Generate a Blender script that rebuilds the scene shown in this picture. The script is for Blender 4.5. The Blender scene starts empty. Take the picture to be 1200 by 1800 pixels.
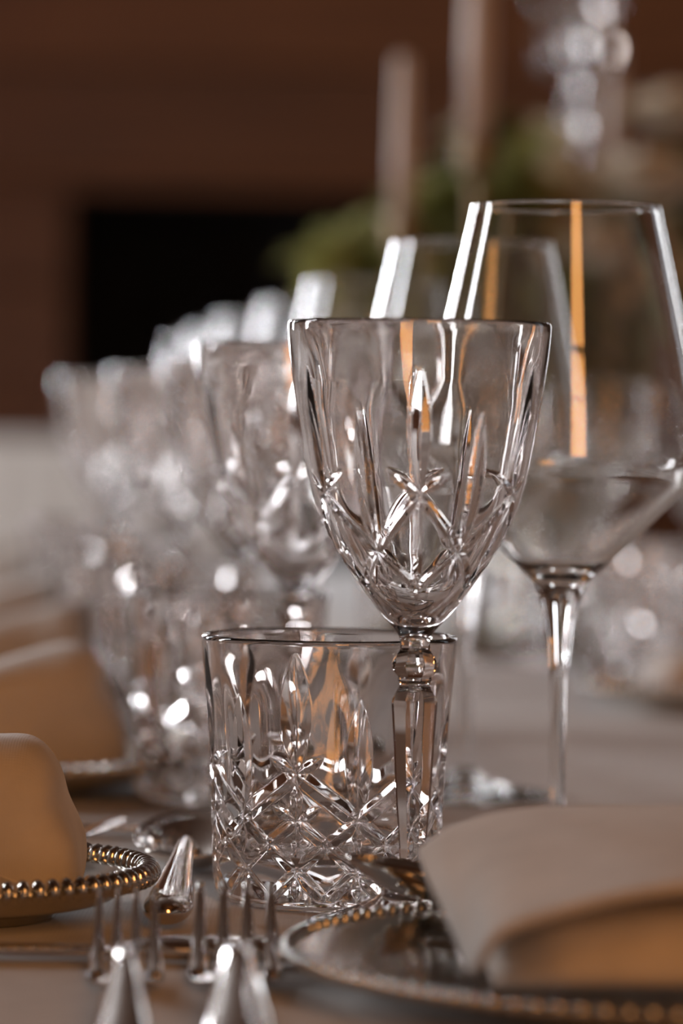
import bpy, bmesh, math, random
import numpy as np
from mathutils import Vector, Matrix

random.seed(7); rng = np.random.default_rng(7)
R = math.radians
SC = bpy.context.scene
COL = SC.collection
TZ = 0.75                      # table top height
CH = 0.163                     # camera above the table
F = 6400.0                     # focal length in pixels of the 1200x1800 frame

# ------------------------------------------------------------------ camera
cam_d = bpy.data.cameras.new('camera'); cam = bpy.data.objects.new('camera', cam_d); COL.objects.link(cam)
cam_d.sensor_fit = 'VERTICAL'; cam_d.sensor_height = 36.0; cam_d.lens = F / 1800 * 36.0
cam_d.clip_start = 0.02; cam_d.clip_end = 60
CM = Matrix.Translation((0, 0, TZ + CH)) @ Matrix.Rotation(R(90) - math.atan(145 / F), 4, 'X') @ Matrix.Rotation(R(0.75), 4, 'Z')
cam.matrix_world = CM
cam_d.dof.use_dof = True; cam_d.dof.focus_distance = 1.215; cam_d.dof.aperture_fstop = 6.0
SC.camera = cam

# ------------------------------------------------------------------ colour management / light
vs = SC.view_settings
vs.view_transform = 'Standard'; vs.look = 'None'; vs.gamma = 1.0; vs.use_curve_mapping = False; vs.exposure = -1.08
SC.cycles.max_bounces = 20; SC.cycles.transmission_bounces = 20; SC.cycles.glossy_bounces = 8
SC.cycles.transparent_max_bounces = 12; SC.cycles.sample_clamp_indirect = 60
w = bpy.data.worlds.new('overcast_sky'); SC.world = w; w.use_nodes = True
w.node_tree.nodes['Background'].inputs[0].default_value = (0.75, 0.85, 1.0, 1); w.node_tree.nodes['Background'].inputs[1].default_value = 1.0

def area(name, loc, target, sx, sy, energy, color):
    l = bpy.data.lights.new(name, 'AREA'); l.shape = 'RECTANGLE'; l.size = sx; l.size_y = sy; l.energy = energy; l.color = color
    o = bpy.data.objects.new(name, l); COL.objects.link(o); o.location = loc
    o.rotation_euler = (Vector(target) - Vector(loc)).to_track_quat('-Z', 'Y').to_euler()
    return o
# room: x -2.6..2.9, y -3.2..8.2 ; daylight through two windows in the left wall, one in the right wall and two in the back wall,
# a warm lamp-lit window behind the photographer
RX0, RX1, RY0, RY1, RZ = -2.6, 2.9, -1.8, 8.2, 3.2
WINS = [(2.30, 2.64), (4.8, 5.14)]            # y ranges on the left wall, z 0.8..2.7
WZ0, WZ1 = 0.80, 2.70
for (a, b), pw in zip(WINS, (92, 190)):
    area('window_daylight', (RX0 - 0.10, (a + b) / 2, (WZ0 + WZ1) / 2), (RX0 + 1, (a + b) / 2, (WZ0 + WZ1) / 2), b - a - 0.09, WZ1 - WZ0 - 0.1, pw, (0.93, 0.95, 1.0))
RWIN = (3.4, 4.2)
area('window_daylight_right', (RX1 + 0.10, sum(RWIN) / 2, 1.75), (RX1 - 1, sum(RWIN) / 2, 1.75), 0.7, 1.8, 3.5, (0.86, 0.93, 1.0))
BWINS = [(-2.14, -1.70), (1.62, 2.02)]     # x ranges on the back wall
for (a, b), pw in zip(BWINS, (330, 30)):
    area('window_daylight_back', ((a + b) / 2, RY1 + 0.16, (WZ0 + WZ1) / 2), ((a + b) / 2, RY1 - 1, (WZ0 + WZ1) / 2), b - a - 0.1, WZ1 - WZ0 - 0.1, pw, (0.93, 0.95, 1.0))
WARM = (0.25, 1.02, 1.15, 2.95)            # x and z range of the lamp-lit window behind the photographer
area('warm_window_light', ((WARM[0] + WARM[1]) / 2, RY0 - 0.10, (WARM[2] + WARM[3]) / 2), ((WARM[0] + WARM[1]) / 2, RY0 + 1, (WARM[2] + WARM[3]) / 2), WARM[1] - WARM[0] - .06, WARM[3] - WARM[2] - .06, 72, (1.0, 0.40, 0.08))

# ------------------------------------------------------------------ helpers
def ray(px, py):
    return (CM.to_3x3() @ Vector(((px - 600) / F, (900 - py) / F, -1.0)))
def at(px, py, D):
    d = ray(px, py); t = D / d.y
    return Vector((0, 0, TZ + CH)) + d * t
def onz(px, py, h):
    d = ray(px, py); t = (h - CH) / d.z
    return Vector((0, 0, TZ + CH)) + d * t

def tag(o, label=None, cat=None, group=None, kind=None):
    if label: o['label'] = label
    if cat: o['category'] = cat
    if group: o['group'] = group
    if kind: o['kind'] = kind
    return o
def empty(name, loc=(0, 0, 0), rz=0.0, label=None, cat=None, group=None):
    o = bpy.data.objects.new(name, None); o.empty_display_size = 0.02; COL.objects.link(o)
    o.location = loc; o.rotation_euler = (0, 0, rz)
    return tag(o, label, cat, group)
def link(name, me, parent=None, mat=None):
    o = bpy.data.objects.new(name, me); COL.objects.link(o)
    if mat is not None and not me.materials: me.materials.append(mat)
    if parent is not None: o.parent = parent
    return o
def mesh(name, verts, faces, mat=None, parent=None, smooth=True):
    me = bpy.data.meshes.new(name)
    me.from_pydata([tuple(v) for v in verts], [], faces)
    me.polygons.foreach_set('use_smooth', [smooth] * len(me.polygons))
    me.update()
    return link(name, me, parent, mat)
def gridmesh(name, V, mat, parent=None, wrap=True, smooth=True):
    """V: (rows, n, 3) array; columns wrap around; normals outward when rows run as given"""
    rows, n, _ = V.shape
    me = bpy.data.meshes.new(name)
    nv = rows * n
    i = np.arange(rows - 1)[:, None]; j = np.arange(n if wrap else n - 1)[None, :]
    j2 = (j + 1) % n
    q = np.stack([i * n + j, i * n + j2, (i + 1) * n + j2, (i + 1) * n + j], axis=-1).reshape(-1, 4)
    me.vertices.add(nv); me.vertices.foreach_set('co', V.reshape(-1).astype(np.float32))
    me.loops.add(q.size); me.loops.foreach_set('vertex_index', q.reshape(-1).astype(np.int32))
    me.polygons.add(len(q)); me.polygons.foreach_set('loop_start', (np.arange(len(q)) * 4).astype(np.int32))
    me.polygons.foreach_set('use_smooth', np.full(len(q), smooth, dtype=bool))
    me.update(calc_edges=True); me.validate()
    return link(name, me, parent, mat)
def box(name, x0, x1, y0, y1, z0, z1, mat, parent=None, bevel=0.0):
    bm = bmesh.new(); bmesh.ops.create_cube(bm, size=1.0)
    for v in bm.verts: v.co = Vector(((x0 + x1) / 2 + v.co.x * (x1 - x0), (y0 + y1) / 2 + v.co.y * (y1 - y0), (z0 + z1) / 2 + v.co.z * (z1 - z0)))
    if bevel: bmesh.ops.bevel(bm, geom=bm.edges[:], offset=bevel, segments=2, affect='EDGES', profile=0.6)
    me = bpy.data.meshes.new(name); bm.to_mesh(me); bm.free()
    return link(name, me, parent, mat)
def catmull(P, per=8):
    P = np.array(P, float); Q = np.vstack([2 * P[0] - P[1], P, 2 * P[-1] - P[-2]])
    out = []
    for k in range(1, len(Q) - 2):
        a, b, c, d = Q[k - 1], Q[k], Q[k + 1], Q[k + 2]
        for t in np.linspace(0, 1, per, endpoint=False):
            out.append(0.5 * (2 * b + (c - a) * t + (2 * a - 5 * b + 4 * c - d) * t ** 2 + (3 * b - a - 3 * c + d) * t ** 3))
    out.append(P[-1]); return np.array(out)
def resample(P, step):
    P = np.array(P, float); s = np.concatenate([[0], np.cumsum(np.linalg.norm(np.diff(P, axis=0), axis=1))])
    n = max(2, int(s[-1] / step) + 1); t = np.linspace(0, s[-1], n)
    return np.stack([np.interp(t, s, P[:, k]) for k in range(P.shape[1])], axis=1)
def lathe(name, prof, n, mat, parent=None, smooth=True, octa=None, th0=0.0):
    """prof rows (r,z). Outer profile bottom->top gives outward normals"""
    prof = np.array(prof, float); th = np.arange(n) / n * 2 * math.pi
    r = np.repeat(prof[:, :1], n, axis=1); z = np.repeat(prof[:, 1:2], n, axis=1)
    if octa is not None: r = r * octa(th)[None, :]
    V = np.stack([r * np.cos(th + th0), r * np.sin(th + th0), z], axis=-1)
    return gridmesh(name, V, mat, parent, True, smooth)
def loft(name, secs, mat, parent=None, n=16, p=2.4):
    """sections (x,y,z, half-width, half-thickness) along mainly y; closed at both ends"""
    S = np.array(secs, float); rows = []
    tang = np.gradient(S[:, :3], axis=0)
    for k in range(len(S)):
        t = tang[k] / np.linalg.norm(tang[k]); side = np.cross(t, (0, 0, 1.0)); side /= np.linalg.norm(side); up = np.cross(side, t)
        a = np.arange(n) / n * 2 * math.pi
        c = np.sign(np.cos(a)) * np.abs(np.cos(a)) ** (2 / p); s = np.sign(np.sin(a)) * np.abs(np.sin(a)) ** (2 / p)
        rows.append(S[k, :3] + np.outer(c, side) * S[k, 3] + np.outer(s, up) * S[k, 4])
    c0 = np.repeat(S[:1, :3], n, axis=0); c1 = np.repeat(S[-1:, :3], n, axis=0)
    V = np.stack([c0] + rows + [c1])
    o = gridmesh(name, V[:, ::-1], mat, parent)
    bm = bmesh.new(); bm.from_mesh(o.data); bmesh.ops.remove_doubles(bm, verts=bm.verts, dist=1e-6); bmesh.ops.recalc_face_normals(bm, faces=bm.faces); bm.to_mesh(o.data); bm.free()
    return o
def copy_tree(o, parent=None):
    c = o.copy(); COL.objects.link(c)
    if parent is not None: c.parent = parent
    for ch in list(o.children): copy_tree(ch, c)
    return c

# ------------------------------------------------------------------ materials
def newmat(name):
    m = bpy.data.materials.new(name); m.use_nodes = True
    return m, m.node_tree.nodes, m.node_tree.links, m.node_tree.nodes['Principled BSDF']
def pbr(name, col, rough=0.5, metal=0.0, noise=None, bump=None, **kw):
    m, N, L, b = newmat(name)
    b.inputs['Base Color'].default_value = (*col, 1); b.inputs['Roughness'].default_value = rough; b.inputs['Metallic'].default_value = metal
    for k, v in kw.items(): b.inputs[k.replace('_', ' ')].default_value = v
    tc = N.new('ShaderNodeTexCoord')
    if noise:
        sc, amt = noise
        n = N.new('ShaderNodeTexNoise'); n.inputs['Scale'].default_value = sc; n.inputs['Detail'].default_value = 5
        L.new(tc.outputs['Object'], n.inputs['Vector'])
        r = N.new('ShaderNodeValToRGB'); r.color_ramp.elements[0].position = 0.3; r.color_ramp.elements[1].position = 0.7
        r.color_ramp.elements[0].color = (*[c * (1 - amt) for c in col], 1); r.color_ramp.elements[1].color = (*[min(1, c * (1 + amt)) for c in col], 1)
        L.new(n.outputs['Fac'], r.inputs['Fac']); L.new(r.outputs['Color'], b.inputs['Base Color'])
    if bump:
        sc, st, di = bump
        n2 = N.new('ShaderNodeTexNoise'); n2.inputs['Scale'].default_value = sc; n2.inputs['Detail'].default_value = 3
        L.new(tc.outputs['Object'], n2.inputs['Vector'])
        bp = N.new('ShaderNodeBump'); bp.inputs['Strength'].default_value = st; bp.inputs['Distance'].default_value = di
        L.new(n2.outputs['Fac'], bp.inputs['Height']); L.new(bp.outputs['Normal'], b.inputs['Normal'])
    return m
def glass(name, col, ior=1.52, rough=0.0):
    m, N, L, b = newmat(name); N.remove(b)
    g = N.new('ShaderNodeBsdfGlass'); g.inputs['Color'].default_value = (*col, 1); g.inputs['IOR'].default_value = ior; g.inputs['Roughness'].default_value = rough
    L.new(g.outputs[0], N['Material Output'].inputs['Surface']); return m
def weave(name, col, scale=1400.0):
    m, N, L, b = newmat(name)
    b.inputs['Roughness'].default_value = 0.9; b.inputs['Sheen Weight'].default_value = 0.25
    tc = N.new('ShaderNodeTexCoord')
    n = N.new('ShaderNodeTexNoise'); n.inputs['Scale'].default_value = 60; n.inputs['Detail'].default_value = 6; L.new(tc.outputs['Object'], n.inputs['Vector'])
    r = N.new('ShaderNodeValToRGB'); r.color_ramp.elements[0].position = 0.3; r.color_ramp.elements[1].position = 0.75
    r.color_ramp.elements[0].color = (*[c * 0.9 for c in col], 1); r.color_ramp.elements[1].color = (*[min(1, c * 1.06) for c in col], 1)
    L.new(n.outputs['Fac'], r.inputs['Fac']); L.new(r.outputs['Color'], b.inputs['Base Color'])
    w1 = N.new('ShaderNodeTexWave'); w1.inputs['Scale'].default_value = scale / 6.28; w1.bands_direction = 'X'; L.new(tc.outputs['Object'], w1.inputs['Vector'])
    w2 = N.new('ShaderNodeTexWave'); w2.inputs['Scale'].default_value = scale / 6.28; w2.bands_direction = 'Y'; L.new(tc.outputs['Object'], w2.inputs['Vector'])
    ad = N.new('ShaderNodeMath'); ad.operation = 'ADD'; L.new(w1.outputs['Fac'], ad.inputs[0]); L.new(w2.outputs['Fac'], ad.inputs[1])
    bp = N.new('ShaderNodeBump'); bp.inputs['Strength'].default_value = 0.15; bp.inputs['Distance'].default_value = 0.0002
    L.new(ad.outputs[0], bp.inputs['Height']); L.new(bp.outputs['Normal'], b.inputs['Normal'])
    return m
def wood(name, c0, c1, rough=0.55):
    m, N, L, b = newmat(name); b.inputs['Roughness'].default_value = rough
    tc = N.new('ShaderNodeTexCoord'); mp = N.new('ShaderNodeMapping'); mp.inputs['Scale'].default_value = (0.6, 6, 9); L.new(tc.outputs['Object'], mp.inputs['Vector'])
    oi = N.new('ShaderNodeObjectInfo')
    n = N.new('ShaderNodeTexNoise'); n.noise_dimensions = '4D'; n.inputs['Scale'].default_value = 2.5; n.inputs['Detail'].default_value = 8; n.inputs['Distortion'].default_value = 1.2
    L.new(mp.outputs[0], n.inputs['Vector']); ml = N.new('ShaderNodeMath'); ml.operation = 'MULTIPLY'; ml.inputs[1].default_value = 37; L.new(oi.outputs['Random'], ml.inputs[0]); L.new(ml.outputs[0], n.inputs['W'])
    r = N.new('ShaderNodeValToRGB'); r.color_ramp.elements[0].position = 0.3; r.color_ramp.elements[1].position = 0.72
    r.color_ramp.elements[0].color = (*c0, 1); r.color_ramp.elements[1].color = (*c1, 1); L.new(n.outputs['Fac'], r.inputs['Fac'])
    hs = N.new('ShaderNodeHueSaturation'); mr = N.new('ShaderNodeMapRange'); mr.inputs['To Min'].default_value = 0.75; mr.inputs['To Max'].default_value = 1.25
    L.new(oi.outputs['Random'], mr.inputs['Value']); L.new(mr.outputs[0], hs.inputs['Value']); L.new(r.outputs['Color'], hs.inputs['Color']); L.new(hs.outputs['Color'], b.inputs['Base Color'])
    return m
M = {}
M['crystal'] = glass('cut_crystal', (0.985, 0.975, 0.97), 1.54)
M['thin_glass'] = glass('wine_glass', (0.99, 0.99, 0.985), 1.5)
M['cloth'] = weave('tablecloth_linen', (0.62, 0.57, 0.53))
M['napkin'] = weave('napkin_linen', (0.74, 0.67, 0.60), 2200)
M['silver'] = pbr('polished_silver', (0.80, 0.77, 0.73), 0.10, 1.0, noise=(90, 0.06))
M['plate_metal'] = pbr('silver_plate', (0.70, 0.68, 0.63), 0.16, 1.0, noise=(70, 0.06))
M['wall_wood'] = wood('brown_wall_boards', (0.112, 0.038, 0.0115), (0.21, 0.074, 0.021))
M['dark_wood'] = wood('dark_brown_wood', (0.05, 0.025, 0.013), (0.10, 0.05, 0.028))
M['near_black'] = pbr('matte_near_black', (0.012, 0.010, 0.009), 0.95, noise=(5, 0.4))  # mottled near-black, for the fireplace recess and the core behind the boards
M['plaster'] = pbr('brown_plaster', (0.16, 0.085, 0.05), 0.85, noise=(3, 0.15), bump=(40, 0.2, 0.004))
M['frame'] = pbr('painted_window_frame', (0.20, 0.14, 0.10), 0.5, noise=(20, 0.08))
M['candle'] = pbr('cream_wax', (0.66, 0.52, 0.42), 0.45, noise=(12, 0.04), Subsurface_Weight=0.25, Subsurface_Radius=(0.02, 0.012, 0.006))
M['wick'] = pbr('burnt_wick', (0.02, 0.018, 0.015), 0.9, noise=(300, 0.3))
M['leaf'] = pbr('olive_green_leaf', (0.34, 0.34, 0.12), 0.5, noise=(14, 0.35))
M['leaf_dark'] = pbr('dark_green_leaf', (0.08, 0.11, 0.03), 0.45, noise=(14, 0.35))
M['leaf_pale'] = pbr('pale_sage_leaf', (0.74, 0.65, 0.46), 0.6, noise=(14, 0.2))
M['brass'] = pbr('aged_brass', (0.30, 0.22, 0.13), 0.5, 1.0, noise=(40, 0.15))
for k_ in ('leaf', 'leaf_dark', 'leaf_pale'):
    nt = M[k_].node_tree; b_ = nt.nodes['Principled BSDF']; src = b_.inputs['Base Color'].links[0].from_socket
    tr = nt.nodes.new('ShaderNodeBsdfTranslucent'); mx = nt.nodes.new('ShaderNodeMixShader'); mx.inputs[0].default_value = .4
    nt.links.new(src, tr.inputs['Color']); nt.links.new(b_.outputs[0], mx.inputs[1]); nt.links.new(tr.outputs[0], mx.inputs[2]); nt.links.new(mx.outputs[0], nt.nodes['Material Output'].inputs['Surface'])
M['twig'] = pbr('brown_twig', (0.10, 0.07, 0.035), 0.8, noise=(60, 0.3))
M['petal'] = pbr('cream_petal', (0.86, 0.76, 0.62), 0.6, noise=(30, 0.08), Subsurface_Weight=0.1)

# ------------------------------------------------------------------ room shell
def struct(o): o['kind'] = 'structure'; return o
struct(box('floor', RX0 - .3, RX1 + .3, RY0 - .3, RY1 + .9, -0.1, 0, M['dark_wood']))
struct(box('ceiling', RX0 - .3, RX1 + .3, RY0 - .3, RY1 + .9, RZ, RZ + .1, M['dark_wood']))
# back wall of boards with a dark fireplace opening
FX0, FX1 = at(118, 500, RY1).x, at(700, 500, RY1).x
FZ1 = at(400, 340, RY1).z
FZ0 = TZ - 0.35
wb = empty('wall_back', (0, RY1, 0)); wb['kind'] = 'structure'
nb = 13; bh = RZ / nb
def board(x0, x1, z0, z1):
    o = box('board', x0, x1, 0, 0.10, z0 + .003, z1 - .003, M['wall_wood'], wb, 0.004); return o
holes = [(FX0, FX1, FZ0, FZ1)] + [(a, b, WZ0, WZ1) for a, b in BWINS]
edges = sorted(set([round(k * bh, 4) for k in range(nb + 1)] + [FZ0, FZ1, WZ0, WZ1]))
for z0, z1 in zip(edges[:-1], edges[1:]):
    x = RX0
    for h0, h1, hz0, hz1 in sorted(holes):
        if z0 >= hz0 - 1e-6 and z1 <= hz1 + 1e-6: board(x, h0, z0, z1); x = h1
    board(x, RX1, z0, z1)
xs_ = [RX0 - .2] + [v for h in sorted(holes) for v in h[:2]] + [RX1 + .2]
for k_ in range(len(xs_) - 1):
    if k_ % 2 == 0: box('wall_core', xs_[k_], xs_[k_ + 1], .10, .30, 0, RZ, M['near_black'], wb)
for h0, h1, hz0, hz1 in holes:
    box('wall_core', h0, h1, .10, .30, hz1, RZ, M['near_black'], wb); box('wall_core', h0, h1, .10, .30, 0, hz0, M['near_black'], wb)
fb = box('firebox', FX0 - .05, FX1 + .05, .70, .75, FZ0 - .1, FZ1 + .1, M['near_black'], wb)
box('firebox_side', FX0 - .08, FX0 - .002, .30, .72, FZ0 - .1, FZ1 + .1, M['near_black'], wb); box('firebox_side', FX1 + .002, FX1 + .08, .30, .72, FZ0 - .1, FZ1 + .1, M['near_black'], wb)
box('firebox_top', FX0, FX1, .30, .72, FZ1 + .002, FZ1 + .1, M['near_black'], wb); box('firebox_floor', FX0, FX1, .30, .72, FZ0 - .1, FZ0 - .002, M['near_black'], wb)
# left wall with two windows
def side_wall(name, x, sgn, wins, z0w, z1w):
    wl = empty(name, (x, 0, 0)); wl['kind'] = 'structure'
    xa, xb = (-.25, 0) if sgn < 0 else (0, .25)
    y = RY0
    for a, b in wins:
        box('wall_panel', xa, xb, y, a, 0, RZ, M['plaster'], wl)
        box('wall_panel', xa, xb, a, b, 0, z0w, M['plaster'], wl); box('wall_panel', xa, xb, a, b, z1w, RZ, M['plaster'], wl); y = b
    box('wall_panel', xa, xb, y, RY1, 0, RZ, M['plaster'], wl)
side_wall('wall_left', RX0, -1, WINS, WZ0, WZ1)
side_wall('wall_right', RX1, 1, [RWIN], WZ0, WZ1)
def window(n, x, a, b, z0, z1, back=False):
    g = empty('window_%d' % n, (x, (a + b) / 2, z0), 0) if not back else empty('window_%d' % n, ((a + b) / 2, x, z0), R(90)); g['kind'] = 'structure'
    h = (b - a) / 2; H = z1 - z0; t = .045
    for nm, y0, y1, c0, c1 in (('window_frame', -h, -h + t, 0, H), ('window_frame', h - t, h, 0, H), ('window_frame', -h, h, 0, t), ('window_frame', -h, h, H - t, H),
                               ('mullion', -h + t, h - t, H * .62, H * .62 + .03)):
        box(nm, -.03, .03, y0, y1, c0, c1, M['frame'], g, .004)
    box('window_sill', -.05, .05, -h - .05, h + .05, -.03, 0, M['frame'], g, .004)
for k_, ww in enumerate(WINS): window(k_ + 1, RX0 - .03, *ww, WZ0, WZ1)
window(3, RX1 + .03, *RWIN, WZ0, WZ1)
for k_, ww in enumerate(BWINS): window(4 + k_, RY1 + .05, *ww, WZ0, WZ1, True)
# wall behind the photographer with the lamp-lit window
wf = empty('wall_front', (0, RY0, 0)); wf['kind'] = 'structure'
box('wall_panel', RX0, WARM[0], -.25, 0, 0, RZ, M['plaster'], wf); box('wall_panel', WARM[1], RX1, -.25, 0, 0, RZ, M['plaster'], wf)
box('wall_panel', WARM[0], WARM[1], -.25, 0, WARM[3], RZ, M['plaster'], wf); box('wall_panel', WARM[0], WARM[1], -.25, 0, 0, WARM[2], M['plaster'], wf)
g = empty('window_6', ((WARM[0] + WARM[1]) / 2, RY0, WARM[2])); g['kind'] = 'structure'
hh = (WARM[1] - WARM[0]) / 2; HH = WARM[3] - WARM[2]
for nm, x0, x1, z0, z1 in (('window_frame', -hh, -hh + .04, 0, HH), ('window_frame', hh - .04, hh, 0, HH), ('window_frame', -hh, hh, 0, .04), ('window_frame', -hh, hh, HH - .04, HH), ('glazing_bar', -hh + .04, hh - .04, HH * .33, HH * .33 + .02), ('glazing_bar', -hh + .04, hh - .04, HH * .64, HH * .64 + .07)):
    box(nm, x0, x1, -.06, -.01, z0, z1, M['frame'], g, .003)

# ------------------------------------------------------------------ table and cloth
TX0, TX1, TY0, TY1 = -0.95, 1.15, 0.55, 4.3
t = empty('dining_table', ((TX0 + TX1) / 2, (TY0 + TY1) / 2, 0), 0, 'long wooden dining table under the pale linen cloth', 'table')
hw, hl = (TX1 - TX0) / 2, (TY1 - TY0) / 2
box('tabletop', -hw + .01, hw - .01, -hl + .01, hl - .01, TZ - .04, TZ - .0035, M['dark_wood'], t, .004)
for sx in (-1, 1):
    for sy in (-1, 1): box('leg', sx * (hw - .12) - .04, sx * (hw - .12) + .04, sy * (hl - .12) - .04, sy * (hl - .12) + .04, 0, TZ - .041, M['dark_wood'], t, .006)
# cloth: top sheet with faint ripples and four hanging sides
nx, ny = 90, 150
us = np.linspace(-1, 1, nx); vv = np.linspace(-1, 1, ny)
V = np.zeros((ny, nx, 3))
drop = .28
for j, v in enumerate(vv):
    for i, u in enumerate(us):
        ex = hw + .012; ey = hl + .012
        sx = u * (ex + drop); sy = v * (ey + drop)
        ox = max(0, abs(sx) - ex); oy = max(0, abs(sy) - ey)
        wav = .012 * math.sin(sy * 17) * (ox > 0) + .012 * math.sin(sx * 17) * (oy > 0)
        x = math.copysign(min(abs(sx), ex) + (.01 + wav) * min(1, ox / .1), sx) if ox else sx
        y = math.copysign(min(abs(sy), ey) + (.01 + wav) * min(1, oy / .1), sy) if oy else sy
        V[j, i] = (x, y, TZ - max(ox, oy))
o = gridmesh('tablecloth', V + np.array([(TX0 + TX1) / 2, (TY0 + TY1) / 2, 0]), M['cloth'], None, False)
tag(o, 'pale linen tablecloth spread over the long dining table', 'tablecloth')

# second, white-draped buffet table by the back wall
bx0, bx1 = at(-260, 800, 6.6).x, at(420, 800, 6.6).x
bz = at(60, 768, 6.6).z
bt = empty('buffet_table', ((bx0 + bx1) / 2, 6.9, 0), 0, 'cloth-draped buffet table standing before the brown board wall', 'table')
hwb = (bx1 - bx0) / 2
box('table_board', -hwb + .02, hwb - .02, -.28, .28, bz - .05, bz - .006, M['dark_wood'], bt)
for sx in (-1, 1):
    for sy in (-1, 1): box('leg', sx * (hwb - .08) - .025, sx * (hwb - .08) + .025, sy * .22 - .025, sy * .22 + .025, 0, bz - .05, M['dark_wood'], bt)
per = []
for k in range(240):
    a = k / 240 * 2 * math.pi
    c, s = math.cos(a), math.sin(a); m = max(abs(c), abs(s)); per.append((c / m * hwb, s / m * .30, 1 + .02 * math.sin(k * .9)))
per = np.array(per)
rows = [np.stack([per[:, 0] * k, per[:, 1] * k, np.full(240, bz - .005)], axis=1) for k in (0, .5, .98)]
for zz, f in ((bz - .005, 1.0), (bz - .02, 1.015), (bz - .3, 1.02), (.02, 1.03)):
    wv = 1 + (per[:, 2] - 1) * (0 if zz > bz - .1 else 1)
    rows.append(np.stack([per[:, 0] * f * wv, per[:, 1] * f * wv, np.full(240, zz)], axis=1))
gridmesh('drape', np.stack(rows)[::-1], weave('white_drape', (.82, .78, .72)), bt)

# ------------------------------------------------------------------ cut patterns
def fold60(th):          # fold angle into 0..30 degrees around a six-fold axis
    d = np.degrees(th) % 60.0
    return np.minimum(d, 60.0 - d)
def groove(phi, u_of, v, p0, p1, hwid, depth, shape):
    """V groove from p0=(phi deg, v) to p1; u_of: local radius (m/rad). returns depth field"""
    best = np.zeros_like(phi)
    for mir0 in (0, 1, 2):
        def f(a): return a if mir0 == 0 else (-a if mir0 == 1 else 60 - a)
        if mir0 and not (min(p0[0], p1[0]) < 12 or max(p0[0], p1[0]) > 18): continue
        rr = u_of
        U = np.radians(phi) * rr; 
        a0, a1 = np.radians(f(p0[0])) * rr, np.radians(f(p1[0])) * rr
        dx, dy = a1 - a0, p1[1] - p0[1]
        L2 = dx * dx + dy * dy
        t = ((U - a0) * dx + (v - p0[1]) * dy) / L2
        tc = np.clip(t, 0, 1)
        dist = np.hypot(U - a0 - tc * dx, v - p0[1] - tc * dy)
        if shape == 'leaf': wv = np.sin(np.pi * np.clip(tc, 0.0, 1.0)) ** 0.75
        elif shape == 'drop': wv = np.clip(tc * 4, 0, 1) ** .7 * np.sqrt(np.clip(1 - tc, 0, 1)) * 1.2
        else: wv = np.clip(np.minimum(tc, 1 - tc) * 7 + .18, 0, 1)
        wv = np.maximum(wv, 1e-3)
        d = depth * wv * np.clip(1 - dist / (hwid * wv), 0, 1)
        best = np.maximum(best, d)
    return best
def cut_field(th, prof, grooves, flute=None):
    """prof rows (r,z) -> inward displacement array (rows, n)"""
    phi = np.repeat(fold60(th)[None, :], len(prof), axis=0)
    r = np.repeat(prof[:, :1], len(th), axis=1)
    s = np.concatenate([[0], np.cumsum(np.linalg.norm(np.diff(prof, axis=0), axis=1))])
    v = np.repeat(s[:, None], len(th), axis=1)
    zs = prof[:, 1]
    def zv(z): return float(np.interp(z, zs, s))
    D = np.zeros_like(phi)
    for (p0, z0, p1, z1, hwid, depth, shape) in grooves:
        D = np.maximum(D, groove(phi, r, v, (p0, zv(z0)), (p1, zv(z1)), hwid, depth, shape))
    if flute is not None: D = D + flute(th[None, :], prof[:, 1][:, None])
    return D

def octf(th):
    s = math.pi / 4
    return math.cos(s / 2) / np.cos(((th + s / 2) % s) - s / 2)
def octm(th): return octf(th) * 1.03

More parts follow.
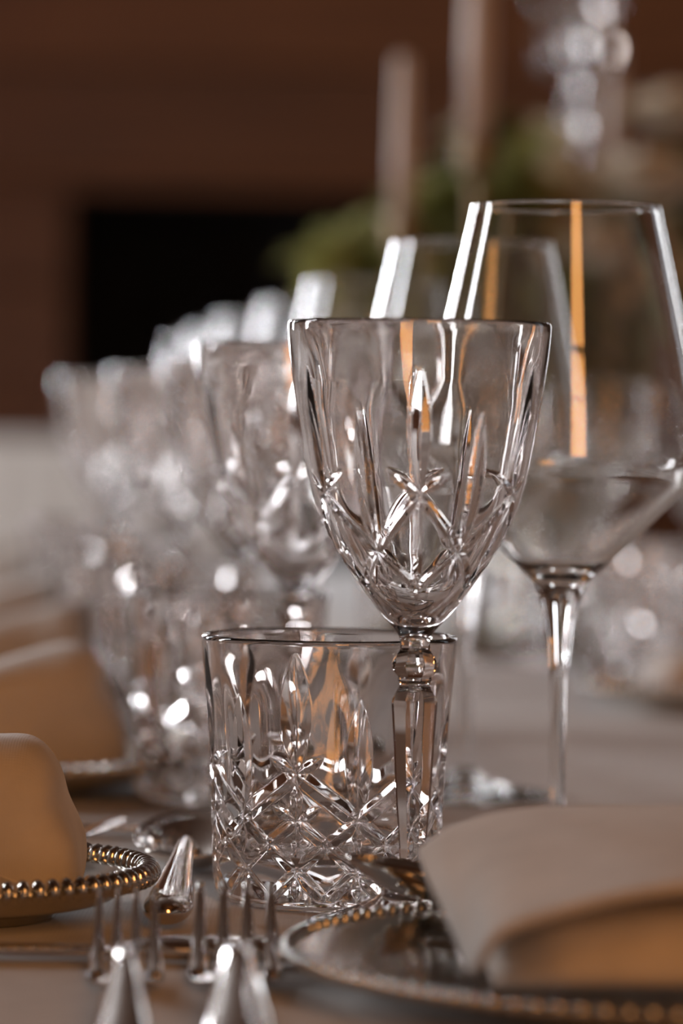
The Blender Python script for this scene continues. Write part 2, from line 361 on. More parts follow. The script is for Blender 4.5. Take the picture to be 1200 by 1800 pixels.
# ------------------------------------------------------------------ goblet
GS = 5387.0
def gz(y): return CH + (755 - y) / GS
def make_goblet():
    root = empty('crystal_goblet')
    outer = [(h / GS, gz(y)) for h, y in ((28, 1135), (30, 1119), (41, 1102), (62, 1080), (97, 1033), (138, 972), (171, 911), (191, 850), (211, 738), (226, 638), (231, 592), (232, 574))]
    op = resample(catmull(outer, 14), 0.00042)
    lip = [(231.5 / GS, gz(570)), (229.5 / GS, gz(567)), (227 / GS, gz(566.3)), (224.5 / GS, gz(567)), (222.5 / GS, gz(570))]
    inner = [(h / GS, gz(y)) for h, y in ((222, 574), (219, 592), (211, 638), (192, 738), (168, 850), (146, 911), (114, 972), (78, 1030), (50, 1064), (25, 1084), (.3, 1088))]
    ip = resample(catmull(inner, 10), 0.0011)
    n = 720; th = np.arange(n) / n * 2 * math.pi
    px = 1 / GS
    gr = [(0, gz(648), 0, gz(868), 17 * px, 9 * px, 'leaf'), (30, gz(722), 30, gz(966), 16 * px, 9 * px, 'leaf'),
          (0, gz(868), 30, gz(968), 10 * px, 7.5 * px, 'line'), (0, gz(866), 16, gz(832), 9 * px, 6 * px, 'leaf'),
          (30, gz(966), 17, gz(940), 7 * px, 5 * px, 'leaf'), (0, gz(868), 0, gz(1030), 8 * px, 6 * px, 'line'),
          (30, gz(968), 0, gz(1032), 9 * px, 6.5 * px, 'line'), (30, gz(966), 30, gz(1015), 7 * px, 5 * px, 'leaf'),
          (0, gz(1032), 0, gz(1052), 5 * px, 4 * px, 'leaf')]
    def flute(t, z):
        y = 755 - (z - CH) * GS
        k = np.clip((y - 585) / 90, 0, 1) * np.clip((985 - y) / 120, 0, 1)
        return 2.6 * px * k * (0.5 - 0.5 * np.cos(12 * t))
    D = cut_field(th, op, gr, flute)
    neck = np.clip((gz(1104) - op[:, 1]) / (gz(1104) - gz(1135)), 0, 1)[:, None]
    ro = (op[:, :1] - D) * (1 + neck * (octf(th)[None, :] - 1))
    def rows(P, r=None):
        r = np.repeat(P[:, :1], n, axis=1) if r is None else r
        return np.stack([r * np.cos(th), r * np.sin(th), np.repeat(P[:, 1:2], n, axis=1)], axis=-1)
    lipA, ipA = np.array(lip), ip
    yi = 755 - (ipA[:, 1] - CH) * GS
    ki = (np.clip((yi - 600) / 120, 0, 1) * np.clip((960 - yi) / 120, 0, 1))[:, None]
    ri = np.repeat(ipA[:, :1], n, axis=1) + 1.3 * px * ki * np.cos(12 * th)[None, :]
    V = np.concatenate([rows(op, ro), rows(lipA), rows(ipA, ri)])
    gridmesh('bowl', V, M['crystal'], root)
    # faceted stem: neck -> knop -> shoulder -> tapering shaft
    sp = [(h / GS, gz(y)) for h, y in ((27, 1560), (24, 1530), (25, 1490), (33, 1400), (39, 1300), (43.5, 1237), (43, 1231), (30, 1209), (28, 1203), (29, 1199), (32, 1196), (31, 1190), (37, 1184), (44, 1172), (43, 1166), (34, 1150), (29, 1143), (28, 1135))]
    st = lathe('stem', sp, 64, M['crystal'], root, True, octf)
    st.data.set_sharp_from_angle(angle=R(18))
    ft = [(.0001, .0012), (.016, .0010), (.029, .0004), (.0325, 0), (.0338, .0009), (.0334, .0022), (.026, .0042), (.0165, .0078), (.0100, .0115), (.0064, .0160), (27 / GS, gz(1560))]
    lathe('foot', catmull(ft, 5), 96, M['crystal'], root)
    return root

# ------------------------------------------------------------------ tumbler
TS = 5263.0
def tz(y): return CH - (y - 755) / TS
def make_tumbler():
    root = empty('crystal_tumbler')
    outer = [(.0362, .0008), (.0382, .0030), (.0392, .0080), (.0397, .020), (.0402, .035), (.0410, .050), (.0424, .070), (.0437, .086), (.0441, .0905)]
    op = resample(catmull(outer, 12), .00040)
    lip = [(.0440, .0912), (.0436, .0917), (.0431, .0919), (.0426, .0917), (.0422, .0911)]
    inner = [(.0420, .0900), (.0408, .080), (.0392, .066), (.0374, .050), (.0355, .034), (.0338, .022), (.0310, .0168), (.0250, .0150), (.012, .0146), (.0001, .0145)]
    ip = resample(catmull(inner, 8), .0011)
    n = 720; th = np.arange(n) / n * 2 * math.pi; px = 1 / TS
    gr = [(0, tz(1150), 0, tz(1366), 29 * px, 9 * px, 'leaf'), (30, tz(1230), 30, tz(1448), 25 * px, 9 * px, 'leaf'),
          (0, tz(1366), 30, tz(1448), 17 * px, 10 * px, 'line'), (0, tz(1366), 13, tz(1336), 10 * px, 7 * px, 'leaf'),
          (0, tz(1376), 0, tz(1450), 10 * px, 7 * px, 'leaf'), (0, tz(1450), 12, tz(1424), 9 * px, 6.5 * px, 'leaf'),
          (0, tz(1450), 15, tz(1492), 11 * px, 7.5 * px, 'line'), (30, tz(1448), 15, tz(1492), 12 * px, 8 * px, 'line'),
          (15, tz(1492), 0, tz(1540), 11 * px, 7.5 * px, 'line'), (15, tz(1492), 30, tz(1540), 11 * px, 7.5 * px, 'line'),
          (0, tz(1452), 0, tz(1512), 8 * px, 5.5 * px, 'leaf'), (30, tz(1450), 30, tz(1512), 8 * px, 5.5 * px, 'leaf'),
          (0, tz(1540), 15, tz(1590), 11 * px, 7 * px, 'line'), (30, tz(1540), 15, tz(1590), 11 * px, 7 * px, 'line'),
          (0, tz(1542), 0, tz(1592), 9 * px, 6 * px, 'leaf'), (30, tz(1542), 30, tz(1592), 9 * px, 6 * px, 'leaf')]
    D = cut_field(th, op, gr)
    ro = op[:, :1] - D
    def rows(P, r=None):
        r = np.repeat(P[:, :1], n, axis=1) if r is None else r
        return np.stack([r * np.cos(th), r * np.sin(th), np.repeat(P[:, 1:2], n, axis=1)], axis=-1)
    ki = (np.clip((.084 - ip[:, 1]) / .02, 0, 1) * np.clip((ip[:, 1] - .02) / .02, 0, 1))[:, None]
    ri = np.repeat(ip[:, :1], n, axis=1) + .0004 * ki * np.cos(12 * th)[None, :]
    gridmesh('side', np.concatenate([rows(op, ro), rows(np.array(lip)), rows(ip, ri)]), M['crystal'], root)
    # base disc underside with a cut star
    nb = 240; tb = np.arange(nb) / nb * 2 * math.pi
    rr = np.array([.0001, .006, .012, .018, .024, .028, .0310, .0335, .0350, .0362])
    zz = np.array([.0028, .0028, .0027, .0025, .0022, .0016, .0008, .0000, .0001, .0008])
    ray_ = np.clip(1 - np.abs(((tb * 12 / (2 * math.pi) + .5) % 1) - .5) * 2 * 2.2, 0, 1)
    amp = np.array([0, .0012, .0022, .0026, .0022, .0012, 0, 0, 0, 0])
    Z = zz[:, None] + amp[:, None] * ray_[None, :]
    Rr = np.repeat(rr[:, None], nb, axis=1)
    gridmesh('base', np.stack([Rr * np.cos(tb), Rr * np.sin(tb), Z], axis=-1), M['crystal'], root)
    return root

# ------------------------------------------------------------------ wine glass
WS = 4741.0
def wz(y): return CH - (y - 755) / WS
def make_wine():
    root = empty('wine_glass')
    k = 1 / WS
    outer = [(43 * k, wz(1033)), (50 * k, wz(1020)), (66 * k, wz(1003)), (108 * k, wz(965)), (160 * k, wz(914)), (212 * k, wz(860)), (236 * k, wz(834)), (244 * k, wz(820)), (246 * k, wz(805)), (243.5 * k, wz(770)), (235 * k, wz(690)), (223 * k, wz(620)), (208 * k, wz(550)), (189 * k, wz(463)), (166.5 * k, wz(361))]
    op = resample(catmull(outer, 10), .0012)
    T = .0010
    d = np.gradient(op, axis=0); nrm = np.stack([-d[:, 1], d[:, 0]], axis=1); nrm /= np.linalg.norm(nrm, axis=1)[:, None]
    inn = op + nrm * T
    inn = inn[inn[:, 1] > wz(985)][::-1]
    ib = catmull([inn[-1], (52 * k, wz(1000)), (28 * k, wz(1011)), (.3 * k, wz(1014))], 8)
    lip = [op[-1] + (-.00008, .0004), op[-1] + (-.0005, .0006), inn[0] + (.00008, .0004)]
    prof = np.concatenate([op, np.array(lip), inn[:-1], ib])
    lathe('bowl', prof, 160, M['thin_glass'], root)
    st = [(14.5 * k, wz(1480)), (14 * k, wz(1420)), (15 * k, wz(1330)), (16 * k, wz(1230)), (17.5 * k, wz(1160)), (25 * k, wz(1099)), (36 * k, wz(1052)), (43 * k, wz(1033))]
    lathe('stem', catmull(st, 6), 48, M['thin_glass'], root)
    ft = [(.0001, .0016), (.018, .0012), (.036, .0003), (.0405, 0), (.0418, .0006), (.0414, .0016), (.034, .0026), (.020, .0048), (.0095, .0080), (.0050, .0125), (14.5 * k, wz(1480))]
    lathe('foot', catmull(ft, 5), 120, M['thin_glass'], root)
    return root

gob = make_goblet(); tum = make_tumbler(); win = make_wine()
protos = {'g': gob, 't': tum, 'w': win}; used = set()
def put(kind, px, py, D, rz, label, cat, group, tilt=0.0):
    o = protos[kind] if kind not in used else copy_tree(protos[kind])
    used.add(kind)
    p = at(px, py, D); o.location = (p.x, D, TZ + .0004); o.rotation_euler = (0, tilt, rz)
    tag(o, label, cat, group); return o
# A column of the pattern lies at local angle 0; camera sits at -y => rotate by -90 deg
put('g', 737, 570, 1.188, R(-90), 'cut crystal goblet standing right in front of the sharp cut tumbler', 'goblet', 'goblets along the table')
put('t', 579, 1119, 1.256, R(-105), 'cut crystal whisky tumbler standing right behind the goblet beside the forks', 'tumbler', 'tumblers along the table')
put('w', 994, 358, 1.35, 0, 'large angular empty wine glass beside the goblet and the rolled napkin', 'wine glass', 'wine glasses along the table')
ords = ['second', 'third', 'fourth', 'fifth', 'sixth', 'seventh', 'eighth']
for k, (px, py, D) in enumerate(((526, 607, 1.50), (431, 635, 1.85), (318, 654, 2.2), (206, 670, 2.6))):
    put('g', px, py, D, R(-90 + 2 * k), 'cut crystal goblet, %s in the row counted from the beaded plate with napkin' % ords[k], 'goblet', 'goblets along the table')
for k, (px, py, D) in enumerate(((400, 1046, 1.585), (300, 1000, 1.95), (215, 960, 2.32), (150, 930, 2.72))):
    put('t', px, py, D, R(-105 + 2 * k), 'cut crystal tumbler, %s in the row counted from the forks' % ords[k], 'tumbler', 'tumblers along the table')
for k, (px, py, D) in enumerate(((829, 430, 1.62), (652, 494, 2.05), (553, 532, 2.4), (467, 560, 2.75), (412, 582, 3.1), (365, 602, 3.5))):
    put('w', px, py, D, R(31 * k), 'large angular wine glass, %s in the row counted from the rolled napkin' % ords[k], 'wine glass', 'wine glasses along the table')
# glasses of the far side of the table
for k, (px, py, D, kind) in enumerate(((1150, 950, 2.35, 't'), (1100, 680, 2.52, 'g'), (1235, 660, 2.72, 'g'), (915, 660, 2.60, 'g'), (1015, 900, 2.66, 't'))):
    put(kind, px, py, D, R(40 * k), ['cut crystal tumbler on the far side of the table beyond the wine glass', 'cut crystal goblet before the flower arrangement beside the far tumbler', 'cut crystal goblet behind the far tumbler at the right place setting',
        'cut crystal goblet on the far side before the candles', 'cut crystal tumbler on the far side, between goblets before the flowers'][k],
        {'t': 'tumbler', 'g': 'goblet'}[kind], 'glasses on the far side of the table')

# ------------------------------------------------------------------ cutlery
def make_fork(scale=1.0):
    root = empty('dinner_fork'); S = scale
    def sc(L): return [tuple(c * S for c in s) for s in L]
    loft('handle', sc(catmull([(0, -.150, .0040, .0085, .0026), (0, -.135, .0048, .0092, .0032), (0, -.11, .0080, .0080, .0036), (0, -.08, .0135, .0056, .0037), (0, -.055, .0170, .0040, .0036), (0, -.038, .0165, .0033, .0033), (0, -.022, .0095, .0040, .0026), (0, -.014, .0054, .0062, .0019)], 5)), M['silver'], root, 24, 2.0)
    hd = loft('fork_head', sc(catmull([(0, -.0155, .0056, .0056, .0017), (0, -.008, .0034, .0096, .0013), (0, .001, .0022, .0117, .0011), (0, .0075, .0022, .0121, .0010), (0, .0095, .0024, .0118, .0009)], 4)), M['silver'], root, 20, 3)
    for k in range(4):
        x = (k - 1.5) * .0066
        loft('tine', sc([(x * (1 - .04 * t), .0085 + .047 * t, .0022 + .0215 * t ** 1.5, (.0029) * (1 - .66 * t), .0014 * (1 - .45 * t)) for t in np.linspace(0, 1, 9)] + [(x * .96, .0562, .0241, .0002, .0002)]), M['silver'], hd, 10)
    return root
def make_spoon():
    root = empty('table_spoon')
    # bowl centre at origin (y forward is the tip), handle towards -y
    a, b, dp, th_ = .0215, .036, .0105, .0013
    nr, n = 9, 56; ang = np.arange(n) / n * 2 * math.pi
    ex = a * np.sin(ang) * (1 - .10 * np.cos(ang)); ey = b * np.cos(ang)
    def layer(off, us):
        out = []
        for u in us:
            z = .0125 + .0045 * (ey * u / b) - dp * (1 - u ** 2.2) + off
            out.append(np.stack([ex * u, ey * u, z], axis=1))
        return out
    us = np.linspace(.001, 1, nr)
    V = np.stack(layer(-th_, us) + layer(0, us[::-1]))
    V[:, :, 2] -= V[:, :, 2].min() - .0002
    bo = gridmesh('bowl', V[:, ::-1], M['silver'], root)
    bm = bmesh.new(); bm.from_mesh(bo.data); bmesh.ops.recalc_face_normals(bm, faces=bm.faces); bm.to_mesh(bo.data); bm.free()
    loft('handle', catmull([(0, -.0330, .0088, .0052, .0014), (0, -.040, .0122, .0034, .0022), (0, -.050, .0140, .0031, .0025), (0, -.075, .0128, .0038, .0026), (0, -.115, .0095, .0058, .0032), (0, -.150, .0068, .0078, .0040), (0, -.166, .0060, .0082, .0047), (0, -.174, .0056, .0062, .0040), (0, -.177, .0054, .0020, .0014)], 5), M['silver'], root, 24, 2.0)
    return root
def make_knife():
    root = empty('table_knife')
    loft('blade', catmull([(0, .0, .0035, .0070, .0012), (0, .03, .0034, .0095, .0010), (0, .08, .0033, .0098, .0008), (0, .105, .0032, .0080, .0007), (0, .118, .0031, .0045, .0006), (0, .122, .0031, .0010, .0004)], 5), M['silver'], root, 14)
    loft('handle', catmull([(0, -.105, .0045, .0040, .0028), (0, -.10, .0045, .0080, .0040), (0, -.06, .0045, .0072, .0040), (0, -.01, .0042, .0058, .0034), (0, .001, .0038, .0066, .0016)], 5), M['silver'], root, 16)
    return root
fork = make_fork(1.0)
p = onz(414, 1735, .001); fork.location = (p.x, p.y, TZ + .0006); fork.scale = (1.12, 1.0, 1.0); fork.rotation_euler = (0, 0, R(2.0))
tag(fork, 'silver dinner fork lying between the salad fork and the beaded plate', 'fork', 'forks of the near setting')
f2 = copy_tree(fork); p = onz(220, 1737, .001); f2.location = (p.x, p.y, TZ + .0006); f2.scale = (.87, .94, .94); f2.rotation_euler = (0, 0, R(3.0))
tag(f2, 'smaller silver salad fork lying beside the dinner fork', 'fork', 'forks of the near setting')
spoon = make_spoon(); spoon.location = (-.0535, 1.347, TZ + .0006); spoon.rotation_euler = (0, 0, R(-.5))
tag(spoon, 'silver table spoon lying beside the tumbler with its handle towards the forks', 'spoon', 'table spoons')
knife = make_knife(); p = onz(210, 1676, .003); knife.location = (p.x, p.y, TZ + .0006); knife.rotation_euler = (0, 0, R(89))
tag(knife, 'silver table knife lying crosswise behind the forks', 'knife', 'table knives')
k2 = copy_tree(knife); p = onz(262, 1458, .003); k2.location = (p.x - .0, p.y, TZ + .0006); k2.rotation_euler = (0, 0, R(89))
tag(k2, 'silver table knife lying crosswise beyond the spoon and the small plate', 'knife', 'table knives')

# ------------------------------------------------------------------ beaded plates
def make_plate(name, Rp, rim_h, nbead, bead_r, squash=1.0):
    root = empty(name)
    fl = min(.0075, rim_h * .5)
    prof = [(.0001, .0012), (Rp * .40, .0012), (Rp * .43, .0001), (Rp * .48, .0001), (Rp * .53, fl * .45), (Rp * .78, fl * .80), (Rp * .90, rim_h * .72), (Rp * .985, rim_h - .0016), (Rp - .0006, rim_h - .0004),
            (Rp * .985, rim_h + .0003), (Rp * .93, rim_h - .0012), (Rp * .83, fl + .0022), (Rp * .74, fl + .0002), (Rp * .50, fl), (.0001, fl)]
    lathe('dish', catmull(prof, 5), 128, M['plate_metal'], root)
    bm = bmesh.new(); bmesh.ops.create_icosphere(bm, subdivisions=2, radius=bead_r)
    for v in bm.verts: v.co.x *= squash          # squash along the rim
    for f_ in bm.faces: f_.smooth = True
    me = bpy.data.meshes.new('bead'); bm.to_mesh(me); bm.free(); me.materials.append(M['plate_metal'])
    for k in range(nbead):
        a = k / nbead * 2 * math.pi
        b = link('bead', me, root); b.location = (Rp * math.cos(a), Rp * math.sin(a), rim_h + .0004); b.rotation_euler = (0, 0, a + math.pi / 2)
    return root
PC = Vector((.103, 1.044, TZ + .0005))
plate = make_plate('beaded_plate', .1165, .0135, 118, .0023)
plate.location = PC
tag(plate, 'silver plate with a beaded rim carrying the rolled napkin', 'plate')
sp_ = make_plate('side_plate', .0615, .0150, 76, .0042, .50)
pL = at(-66, 1527, 1.20); sp_.location = (pL.x, 1.20, TZ + .0005)
tag(sp_, 'small side plate with a rope-like beaded rim under the bulging napkin', 'plate', 'small beaded side plates')

# spoon resting on the back rim of the plate, handle under the napkin
s2 = copy_tree(spoon); s2.scale = (.66, .66, .85); s2.rotation_euler = (0, 0, R(94)); p = at(740, 1552, 1.13); s2.location = (p.x, 1.13, TZ + .0165)
tag(s2, 'silver spoon resting on the beaded plate rim under the rolled napkin', 'spoon', 'table spoons')

# ------------------------------------------------------------------ napkins
def thicken(o, t, sub=1):
    m = o.modifiers.new('thickness', 'SOLIDIFY'); m.thickness = t; m.offset = 0
    if sub: s = o.modifiers.new('smooth', 'SUBSURF'); s.levels = sub; s.render_levels = sub
def patch(name, rows, mat, parent, t=.0022, nu=10, nv=8):
    A = np.array(rows, float)                       # (rows, cols, 3)
    B = np.stack([catmull(A[:, j], nv) for j in range(A.shape[1])], axis=1)
    C = np.stack([catmull(B[i], nu) for i in range(B.shape[0])], axis=0)
    base = np.array(parent.location)
    o = gridmesh(name, C - base, mat, parent, False); thicken(o, t); return o
nap = empty('folded_napkin', PC + Vector((0, 0, .004)), 0, 'cream linen napkin rolled into a wide fold on the beaded plate', 'napkin')
def P(px, py, D): return tuple(at(px, py, D))
rows = [[P(760, 1600, 1.12), P(840, 1585, 1.13), P(960, 1580, 1.135), P(1200, 1580, 1.135), P(1500, 1590, 1.13), P(1720, 1600, 1.12)],
        [P(738, 1512, 1.085), P(825, 1462, 1.095), P(955, 1440, 1.10), P(1200, 1436, 1.10), P(1500, 1440, 1.10), P(1740, 1470, 1.08)],
        [P(736, 1500, 1.055), P(800, 1462, 1.06), P(930, 1434, 1.06), P(1200, 1428, 1.06), P(1500, 1436, 1.06), P(1745, 1480, 1.05)],
        [P(748, 1535, 1.028), P(800, 1510, 1.02), P(930, 1476, 1.01), P(1200, 1456, 1.005), P(1500, 1466, 1.01), P(1745, 1520, 1.02)],
        [P(775, 1590, 1.005), P(815, 1575, .990), P(920, 1545, .968), P(1200, 1505, .958), P(1500, 1515, .965), P(1740, 1570, .99)],
        [P(803, 1650, .986), P(832, 1640, .968), P(910, 1600, .945), P(1200, 1545, .928), P(1500, 1555, .94), P(1735, 1620, .97)],
        [P(824, 1702, .974), P(842, 1690, .956), P(905, 1628, .938), P(1195, 1562, .920), P(1500, 1580, .932), P(1730, 1650, .96)],
        [P(832, 1700, .984), P(848, 1690, .968), P(912, 1632, .954), P(1195, 1566, .938), P(1500, 1585, .95), P(1728, 1655, .97)]]
patch('outer_fold', rows, M['napkin'], nap)
rows = [[P(850, 1600, 1.06), P(900, 1560, 1.06), P(1000, 1530, 1.06), P(1200, 1510, 1.06), P(1500, 1520, 1.06), P(1700, 1580, 1.05)],
        [P(852, 1650, 1.02), P(905, 1590, 1.01), P(1000, 1560, 1.00), P(1200, 1540, .995), P(1500, 1550, 1.0), P(1700, 1600, 1.02)],
        [P(856, 1692, .992), P(915, 1640, .975), P(1000, 1605, .962), P(1200, 1582, .955), P(1500, 1592, .96), P(1700, 1640, .98)],
        [P(862, 1712, .985), P(925, 1690, .966), P(1010, 1668, .952), P(1200, 1650, .944), P(1500, 1660, .95), P(1700, 1690, .975)],
        [P(868, 1728, .979), P(935, 1728, .962), P(1020, 1727, .950), P(1200, 1728, .942), P(1500, 1735, .948), P(1700, 1735, .973)],
        [P(875, 1722, .990), P(945, 1722, .985), P(1030, 1715, .980), P(1200, 1715, .978), P(1500, 1720, .98), P(1690, 1720, .985)]]
patch('inner_fold', rows, M['napkin'], nap)

def make_side_napkin():
    root = empty('side_napkin')
    S = 5333.0
    half = [(0, 1291), (60, 1289), (115, 1291), (150, 1312), (170, 1345), (180, 1385), (198, 1422), (211, 1452), (216, 1490), (212, 1530), (196, 1545)]
    right = [(x / S, CH - (y - 755) / S) for x, y in half]
    left = [(-x * 1.02, z * .97 + .001) for x, z in right[1:]][::-1]
    C = catmull(right + left[0:], 5)                 # right top -> right bottom -> left bottom -> left top
    C = np.vstack([C, catmull([left[-1], right[0]], 5)[1:-1]])
    n = len(C); zb = C[:, 1].min(); cz = (C[:, 1].max() + zb) / 2
    rows = []
    for b in np.linspace(-1, 1, 27):
        s = (1 - abs(b) ** 3.2) ** (1 / 3.2) if abs(b) < 1 else .001
        yy = b * .030
        xs = C[:, 0] * (.55 + .45 * s) * (1 if s > .01 else .01)
        zs = zb + (C[:, 1] - zb) * (.30 + .70 * s)
        # shallow folds running down the sides
        ang = np.arctan2(C[:, 1] - cz, C[:, 0])
        wob = 1 + .02 * np.sin(ang * 5 + b * 4) * s
        if s <= .01: xs = xs * .0; zs = np.full(n, zb + (cz - zb) * .6)
        rows.append(np.stack([xs * wob, np.full(n, yy) + .004 * np.sin(C[:, 0] * 90) * s, zs], axis=1))
    o = gridmesh('napkin_body', np.stack(rows), M['napkin'], root)
    o.location = (0, 0, -zb)
    bm = bmesh.new(); bm.from_mesh(o.data); bmesh.ops.recalc_face_normals(bm, faces=bm.faces); bm.to_mesh(o.data); bm.free()
    s_ = o.modifiers.new('smooth', 'SUBSURF'); s_.levels = 1; s_.render_levels = 1
    # tucked tail of the fold lying against the back
    rows = [[(-.030 + .012 * i, .022 + .003 * j, .004 + .009 * j * (1 - .1 * abs(i - 2.5))) for i in range(6)] for j in range(4)]
    patch('tucked_fold', rows, M['napkin'], root, .002, 5, 5)
    return root
sn = make_side_napkin(); sn.location = (pL.x, 1.20, TZ + .0085); sn.scale = (1, 1, 1.08)
tag(sn, 'cream linen napkin bulging up from the small rope-rimmed plate', 'napkin', 'napkins along the table')
for k, (px, D, sx, rz) in enumerate(((196, 1.62, 1.35, 8), (165, 2.02, 1.5, -6), (150, 2.42, 1.5, 10), (140, 2.85, 1.5, 4), (110, 3.3, 1.6, 0))):
    q = at(px - 30 - 95 * sx * 1.25 / D * 1.2, 1200, D)
    pl = copy_tree(sp_); pl.location = (q.x - .01 * (k == 0), D, TZ + .0005); pl.rotation_euler = (0, 0, R(5 * k)); pl.scale = (1.35, 1.35, 1)
    tag(pl, 'small beaded side plate under the %s napkin counted from the forks' % ords[k], 'plate', 'small beaded side plates')
    c = copy_tree(sn)
    if k == 0:
        me2 = c.children[0].data.copy()
        for v_ in me2.vertices: v_.co.z = .0149 + (v_.co.z - .0149) * (1 + .28 * v_.co.x / .04) if v_.co.z > .0149 else v_.co.z
    for ch in c.children:
        if ch.name.startswith('napkin_body'): ch.data = me2
    c.location = (q.x - .01 * (k == 0), D, TZ + .0085); c.scale = (min(sx, 1.35), 1.2, 1.05); c.rotation_euler = (0, 0, R(rz))
    tag(c, 'cream napkin on a side plate, %s in the row counted from the forks' % ords[k], 'napkin', 'napkins along the table')
# far side settings
for k, (px, py) in enumerate(((1215, 1215), (1062, 1112))):
    q = onz(px, py, .012)
    pl = copy_tree(sp_); pl.location = (q.x, q.y, TZ + .0005)
    tag(pl, ['small beaded side plate on the far side near the tumbler', 'small beaded side plate on the far side behind the wine glass stem'][k], 'plate', 'small beaded side plates')
    c = copy_tree(sn); c.location = (q.x, q.y, TZ + .0085); c.scale = (.75, .9, .6); c.rotation_euler = (0, 0, R(20 + 50 * k))
    tag(c, ['cream napkin on the far side near the tumbler', 'cream napkin on the far side behind the wine glass stem'][k], 'napkin', 'napkins along the table')
# butter knife leaning out behind the bulging napkin
bk = copy_tree(knife); a = at(120, 1482, 1.262); b = at(217, 1436, 1.345); bk.scale = (.5, .62, .7)
dv = (b - a).normalized(); bk.rotation_euler = (math.asin(dv.z), 0, math.atan2(-dv.x, dv.y)); bk.location = b - dv * (.122 * .62) - Vector((0, 0, .002))
tag(bk, 'small butter knife on the side plate poking out behind the bulging napkin', 'knife', 'table knives')

# ------------------------------------------------------------------ centrepiece: urn, foliage, roses, candles
UC = at(930, 900, 2.95); UC = Vector((UC.x, 2.95, TZ + .0005))
urn = empty('flower_urn', UC, 0, 'footed silver urn holding the greenery and cream roses', 'urn')
lathe('foot', catmull([(.0001, .002), (.05, .001), (.055, .004), (.03, .014), (.014, .03), (.014, .05)], 5), 48, M['plate_metal'], urn)
lathe('bowl', catmull([(.014, .05), (.04, .06), (.085, .09), (.10, .13), (.105, .16), (.101, .162), (.09, .13), (.07, .10), (.0001, .085)], 5), 64, M['plate_metal'], urn)
def leaf_mesh(L, Wd):
    v = []; f = []
    for i, t_ in enumerate(np.linspace(0, 1, 6)):
        wv = Wd * math.sin(math.pi * min(.98, t_ * .95 + .03)) ** .8
        z = -.25 * L * t_ * t_
        v += [(-wv, L * t_, z + wv * .25), (0, L * t_, z), (wv, L * t_, z + wv * .25)]
        if i: b = 3 * (i - 1); f += [(b, b + 1, b + 4, b + 3), (b + 1, b + 2, b + 5, b + 4)]
    return np.array(v), f
def sprig(tgt, mat, label, nleaf, L, Wd, group='sprigs of greenery in the urn'):
    base = UC + Vector((random.uniform(-.03, .03), random.uniform(-.03, .03), .11))
    root = empty('greenery_sprig', base, 0, label, 'greenery', group)
    d = Vector(tgt) - base
    pts = [Vector((d.x * t_ ** 1.3, d.y * t_ ** 1.3, d.z * (t_ ** .8))) for t_ in np.linspace(0, 1, 8)]
    loft('twig', [(q.x, q.y, q.z, .0022 * (1.1 - i / 8), .0022 * (1.1 - i / 8)) for i, q in enumerate(pts)], M['twig'], root, 6)
    V = []; Fc = []
    lv, lf = leaf_mesh(L, Wd)
    for k in range(nleaf):
        t_ = random.uniform(.45, 1.02); i = min(6, int(t_ * 7)); q = pts[i].lerp(pts[i + 1], t_ * 7 - i)
        rot = np.array((Matrix.Rotation(random.uniform(0, 6.28), 3, 'Z') @ Matrix.Rotation(random.uniform(-.7, 1.2), 3, 'X') @ Matrix.Rotation(random.uniform(-.8, .8), 3, 'Y')))
        s = random.uniform(.7, 1.25); off = len(V)
        V += list((lv * s) @ rot.T + np.array(q)); Fc += [tuple(a_ + off for a_ in f_) for f_ in lf]
    o = mesh('leaves', V, Fc, mat, root); o['kind'] = 'stuff'
    return root
spots = [(585, 430, 0), (635, 470, 0), (600, 510, 2), (690, 450, 0), (735, 375, 0), (790, 330, 2), (850, 275, 1), (905, 300, 0), (960, 330, 2), (830, 380, 0), (760, 460, 2), (880, 420, 1),
         (960, 430, 2), (1030, 390, 2), (1000, 300, 2), (1085, 450, 2), (1150, 440, 2), (1195, 330, 1), (1190, 480, 0), (720, 520, 0), (840, 520, 2), (1100, 540, 1), (1020, 520, 0), (930, 560, 2), (1210, 560, 0), (660, 540, 2), (780, 560, 1), (1150, 620, 0), (1060, 640, 1), (870, 640, 0)]
kinds = [('leaf', 'olive green leafy sprig', 70, .050, .014), ('leaf_dark', 'dark green leafy sprig', 60, .052, .016), ('leaf_pale', 'pale sage leafy sprig', 75, .044, .015)]
def rel(px, py):
    return 'over the dark opening' if px < 700 else 'between the tall candles' if px < 900 else 'behind the large wine glass' if px < 1100 else 'beside the cream roses'
for (px, py, kd) in spots:
    D = 2.95 + random.uniform(-.13, .16)
    mt, lb, nl, L, Wd = kinds[kd]
    sprig(at(px, py, D), M[mt], '%s reaching out of the urn %s' % (lb, rel(px, py)), nl, L, Wd)
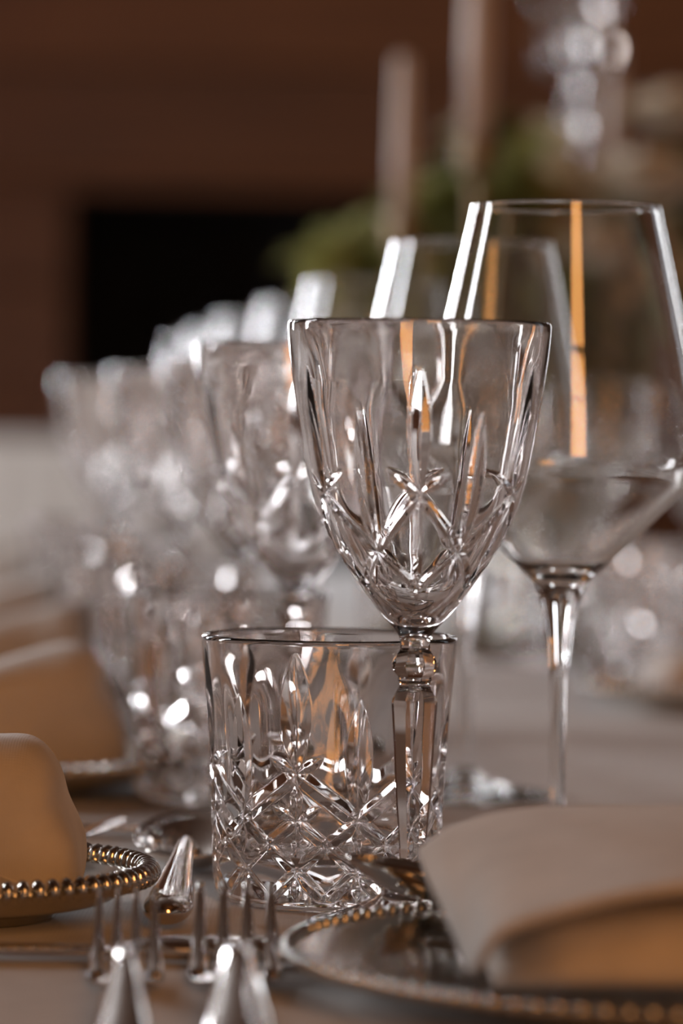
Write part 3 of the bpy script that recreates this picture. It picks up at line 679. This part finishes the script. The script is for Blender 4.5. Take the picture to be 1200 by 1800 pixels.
def rose(px, py, D, s, label):
    p = at(px, py, D); root = empty('cream_rose', p, random.uniform(0, 6), label, 'rose', 'cream roses in the urn')
    for ring, (n, rad, h, op_) in enumerate(((3, .008, .030, .1), (4, .016, .030, .35), (5, .026, .027, .7), (6, .034, .022, 1.1))):
        for k in range(n):
            a = 2 * math.pi * k / n + ring * .5; V = []
            for i in range(5):
                for j in range(5):
                    u = (j / 4 - .5) * 2; v_ = i / 4
                    ang = a + u * (math.pi / n) * 1.25
                    rr_ = rad * (.35 + .65 * v_ ** .7) + op_ * .010 * v_ ** 3
                    V.append((rr_ * math.cos(ang) * s, rr_ * math.sin(ang) * s, (h * v_ - .006 * u * u * v_ - op_ * .008 * v_ ** 4) * s))
            Fc = [(5 * i + j, 5 * i + j + 1, 5 * i + j + 6, 5 * i + j + 5) for i in range(4) for j in range(4)]
            mesh('petal', V, Fc, M['petal'], root)
    d = UC + Vector((0, 0, .11)) - p; c, s_ = math.cos(-root.rotation_euler.z), math.sin(-root.rotation_euler.z)
    d = Vector((d.x * c - d.y * s_, d.x * s_ + d.y * c, d.z))
    loft('stem', [(d.x * t_, d.y * t_, d.z * t_ + .002, .0022, .0022) for t_ in np.linspace(0, 1, 5)], M['leaf_dark'], root, 6)
    root.rotation_euler.x = R(35)
    root.rotation_euler.x = 0
rose(1140, 352, 2.82, 1.35, 'cream rose nodding above the wine glass rim')
rose(1188, 225, 2.95, 1.2, 'tall cream rose at the top of the greenery')
rose(1078, 470, 2.80, 1.2, 'low cream rose seen through the wine glass')
rose(835, 250, 2.98, .8, 'small cream rose at the foot of the tall candle')
rose(700, 420, 2.9, .7, 'small cream rose below the short candle')

def candle(px, ytop, ybot, D, rad, label, hl, tilt=0):
    p0 = at(px, ybot, D); p1 = at(px, ytop, D); H = p1.z - p0.z
    st = empty('candlestick', (p0.x, D, TZ + .0005), 0, hl, 'candlestick', 'brass candlesticks')
    hz = p0.z - TZ
    lathe('base', catmull([(.0001, .0), (.025, .0), (.026, .004), (.018, .010), (.008, .020), (.006, .035)], 5), 40, M['brass'], st)
    lathe('stem', catmull([(.006, .035), (.005, hz * .4), (.009, hz * .5), (.005, hz * .6), (.005, hz - .03)], 5), 24, M['brass'], st)
    lathe('cup', catmull([(.005, hz - .03), (rad * 1.15, hz - .022), (rad * 1.3, hz - .002), (rad * 1.05, hz - .001), (rad * 1.02, hz - .012), (.0001, hz - .0125)], 5), 24, M['brass'], st)
    c = empty('taper_candle', (p0.x, D, p0.z - .0115), 0, label, 'candle', 'cream taper candles')
    lathe('wax', [(.0001, 0), (rad, 0), (rad, H * .5), (rad * .82, H), (rad * .6, H + .004), (.0001, H + .003)], 32, M['candle'], c)
    lathe('wick', [(.0001, H + .002), (.0009, H + .002), (.0008, H + .012), (.0001, H + .012)], 8, M['wick'], c)
candle(706, 80, 385, 2.75, .0085, 'cream taper candle over the dark opening, shortest of the candles', 'brass candlestick under the shortest candle')
candle(838, -160, 250, 2.72, .0115, 'thick cream candle rising above the dark green leaves', 'brass candlestick under the thick candle')
candle(1075, 60, 300, 3.32, .009, 'cream taper candle standing behind the crystal candelabra', 'brass candlestick behind the crystal candelabra')
# crystal candelabra: glass column of balls and drops with hanging pendants
cp = at(1000, 800, 3.13); cn = empty('crystal_candelabra', (cp.x, 3.13, TZ + .0005), 0, 'tall crystal candelabra with hanging drops rising out of the greenery', 'candelabra')
lathe('base', catmull([(.0001, 0), (.044, 0), (.046, .005), (.025, .014), (.012, .03)], 5), 48, M['crystal'], cn)
zt_ = at(1000, -40, 3.13).z - TZ
pr = [(.012, .03)]
zz = .03
while zz < zt_ - .06: pr += [(.006, zz + .02), (.012, zz + .045), (.006, zz + .07)]; zz += .07
lathe('column', catmull(pr, 4), 32, M['crystal'], cn)
tray = lathe('drip_tray', catmull([(.006, zz - .004), (.03, zz), (.038, zz + .010), (.036, zz + .011), (.028, zz + .006), (.0001, zz + .004)], 4), 48, M['crystal'], cn)
for k in range(4):
    a = k / 4 * 2 * math.pi + .9
    d = lathe('pendant', catmull([(.0001, -.062), (.006, -.05), (.0075, -.040), (.004, -.018), (.0012, 0)], 3), 8, M['crystal'], tray, False)
    d.location = (.035 * math.cos(a), .035 * math.sin(a), zz + .008)
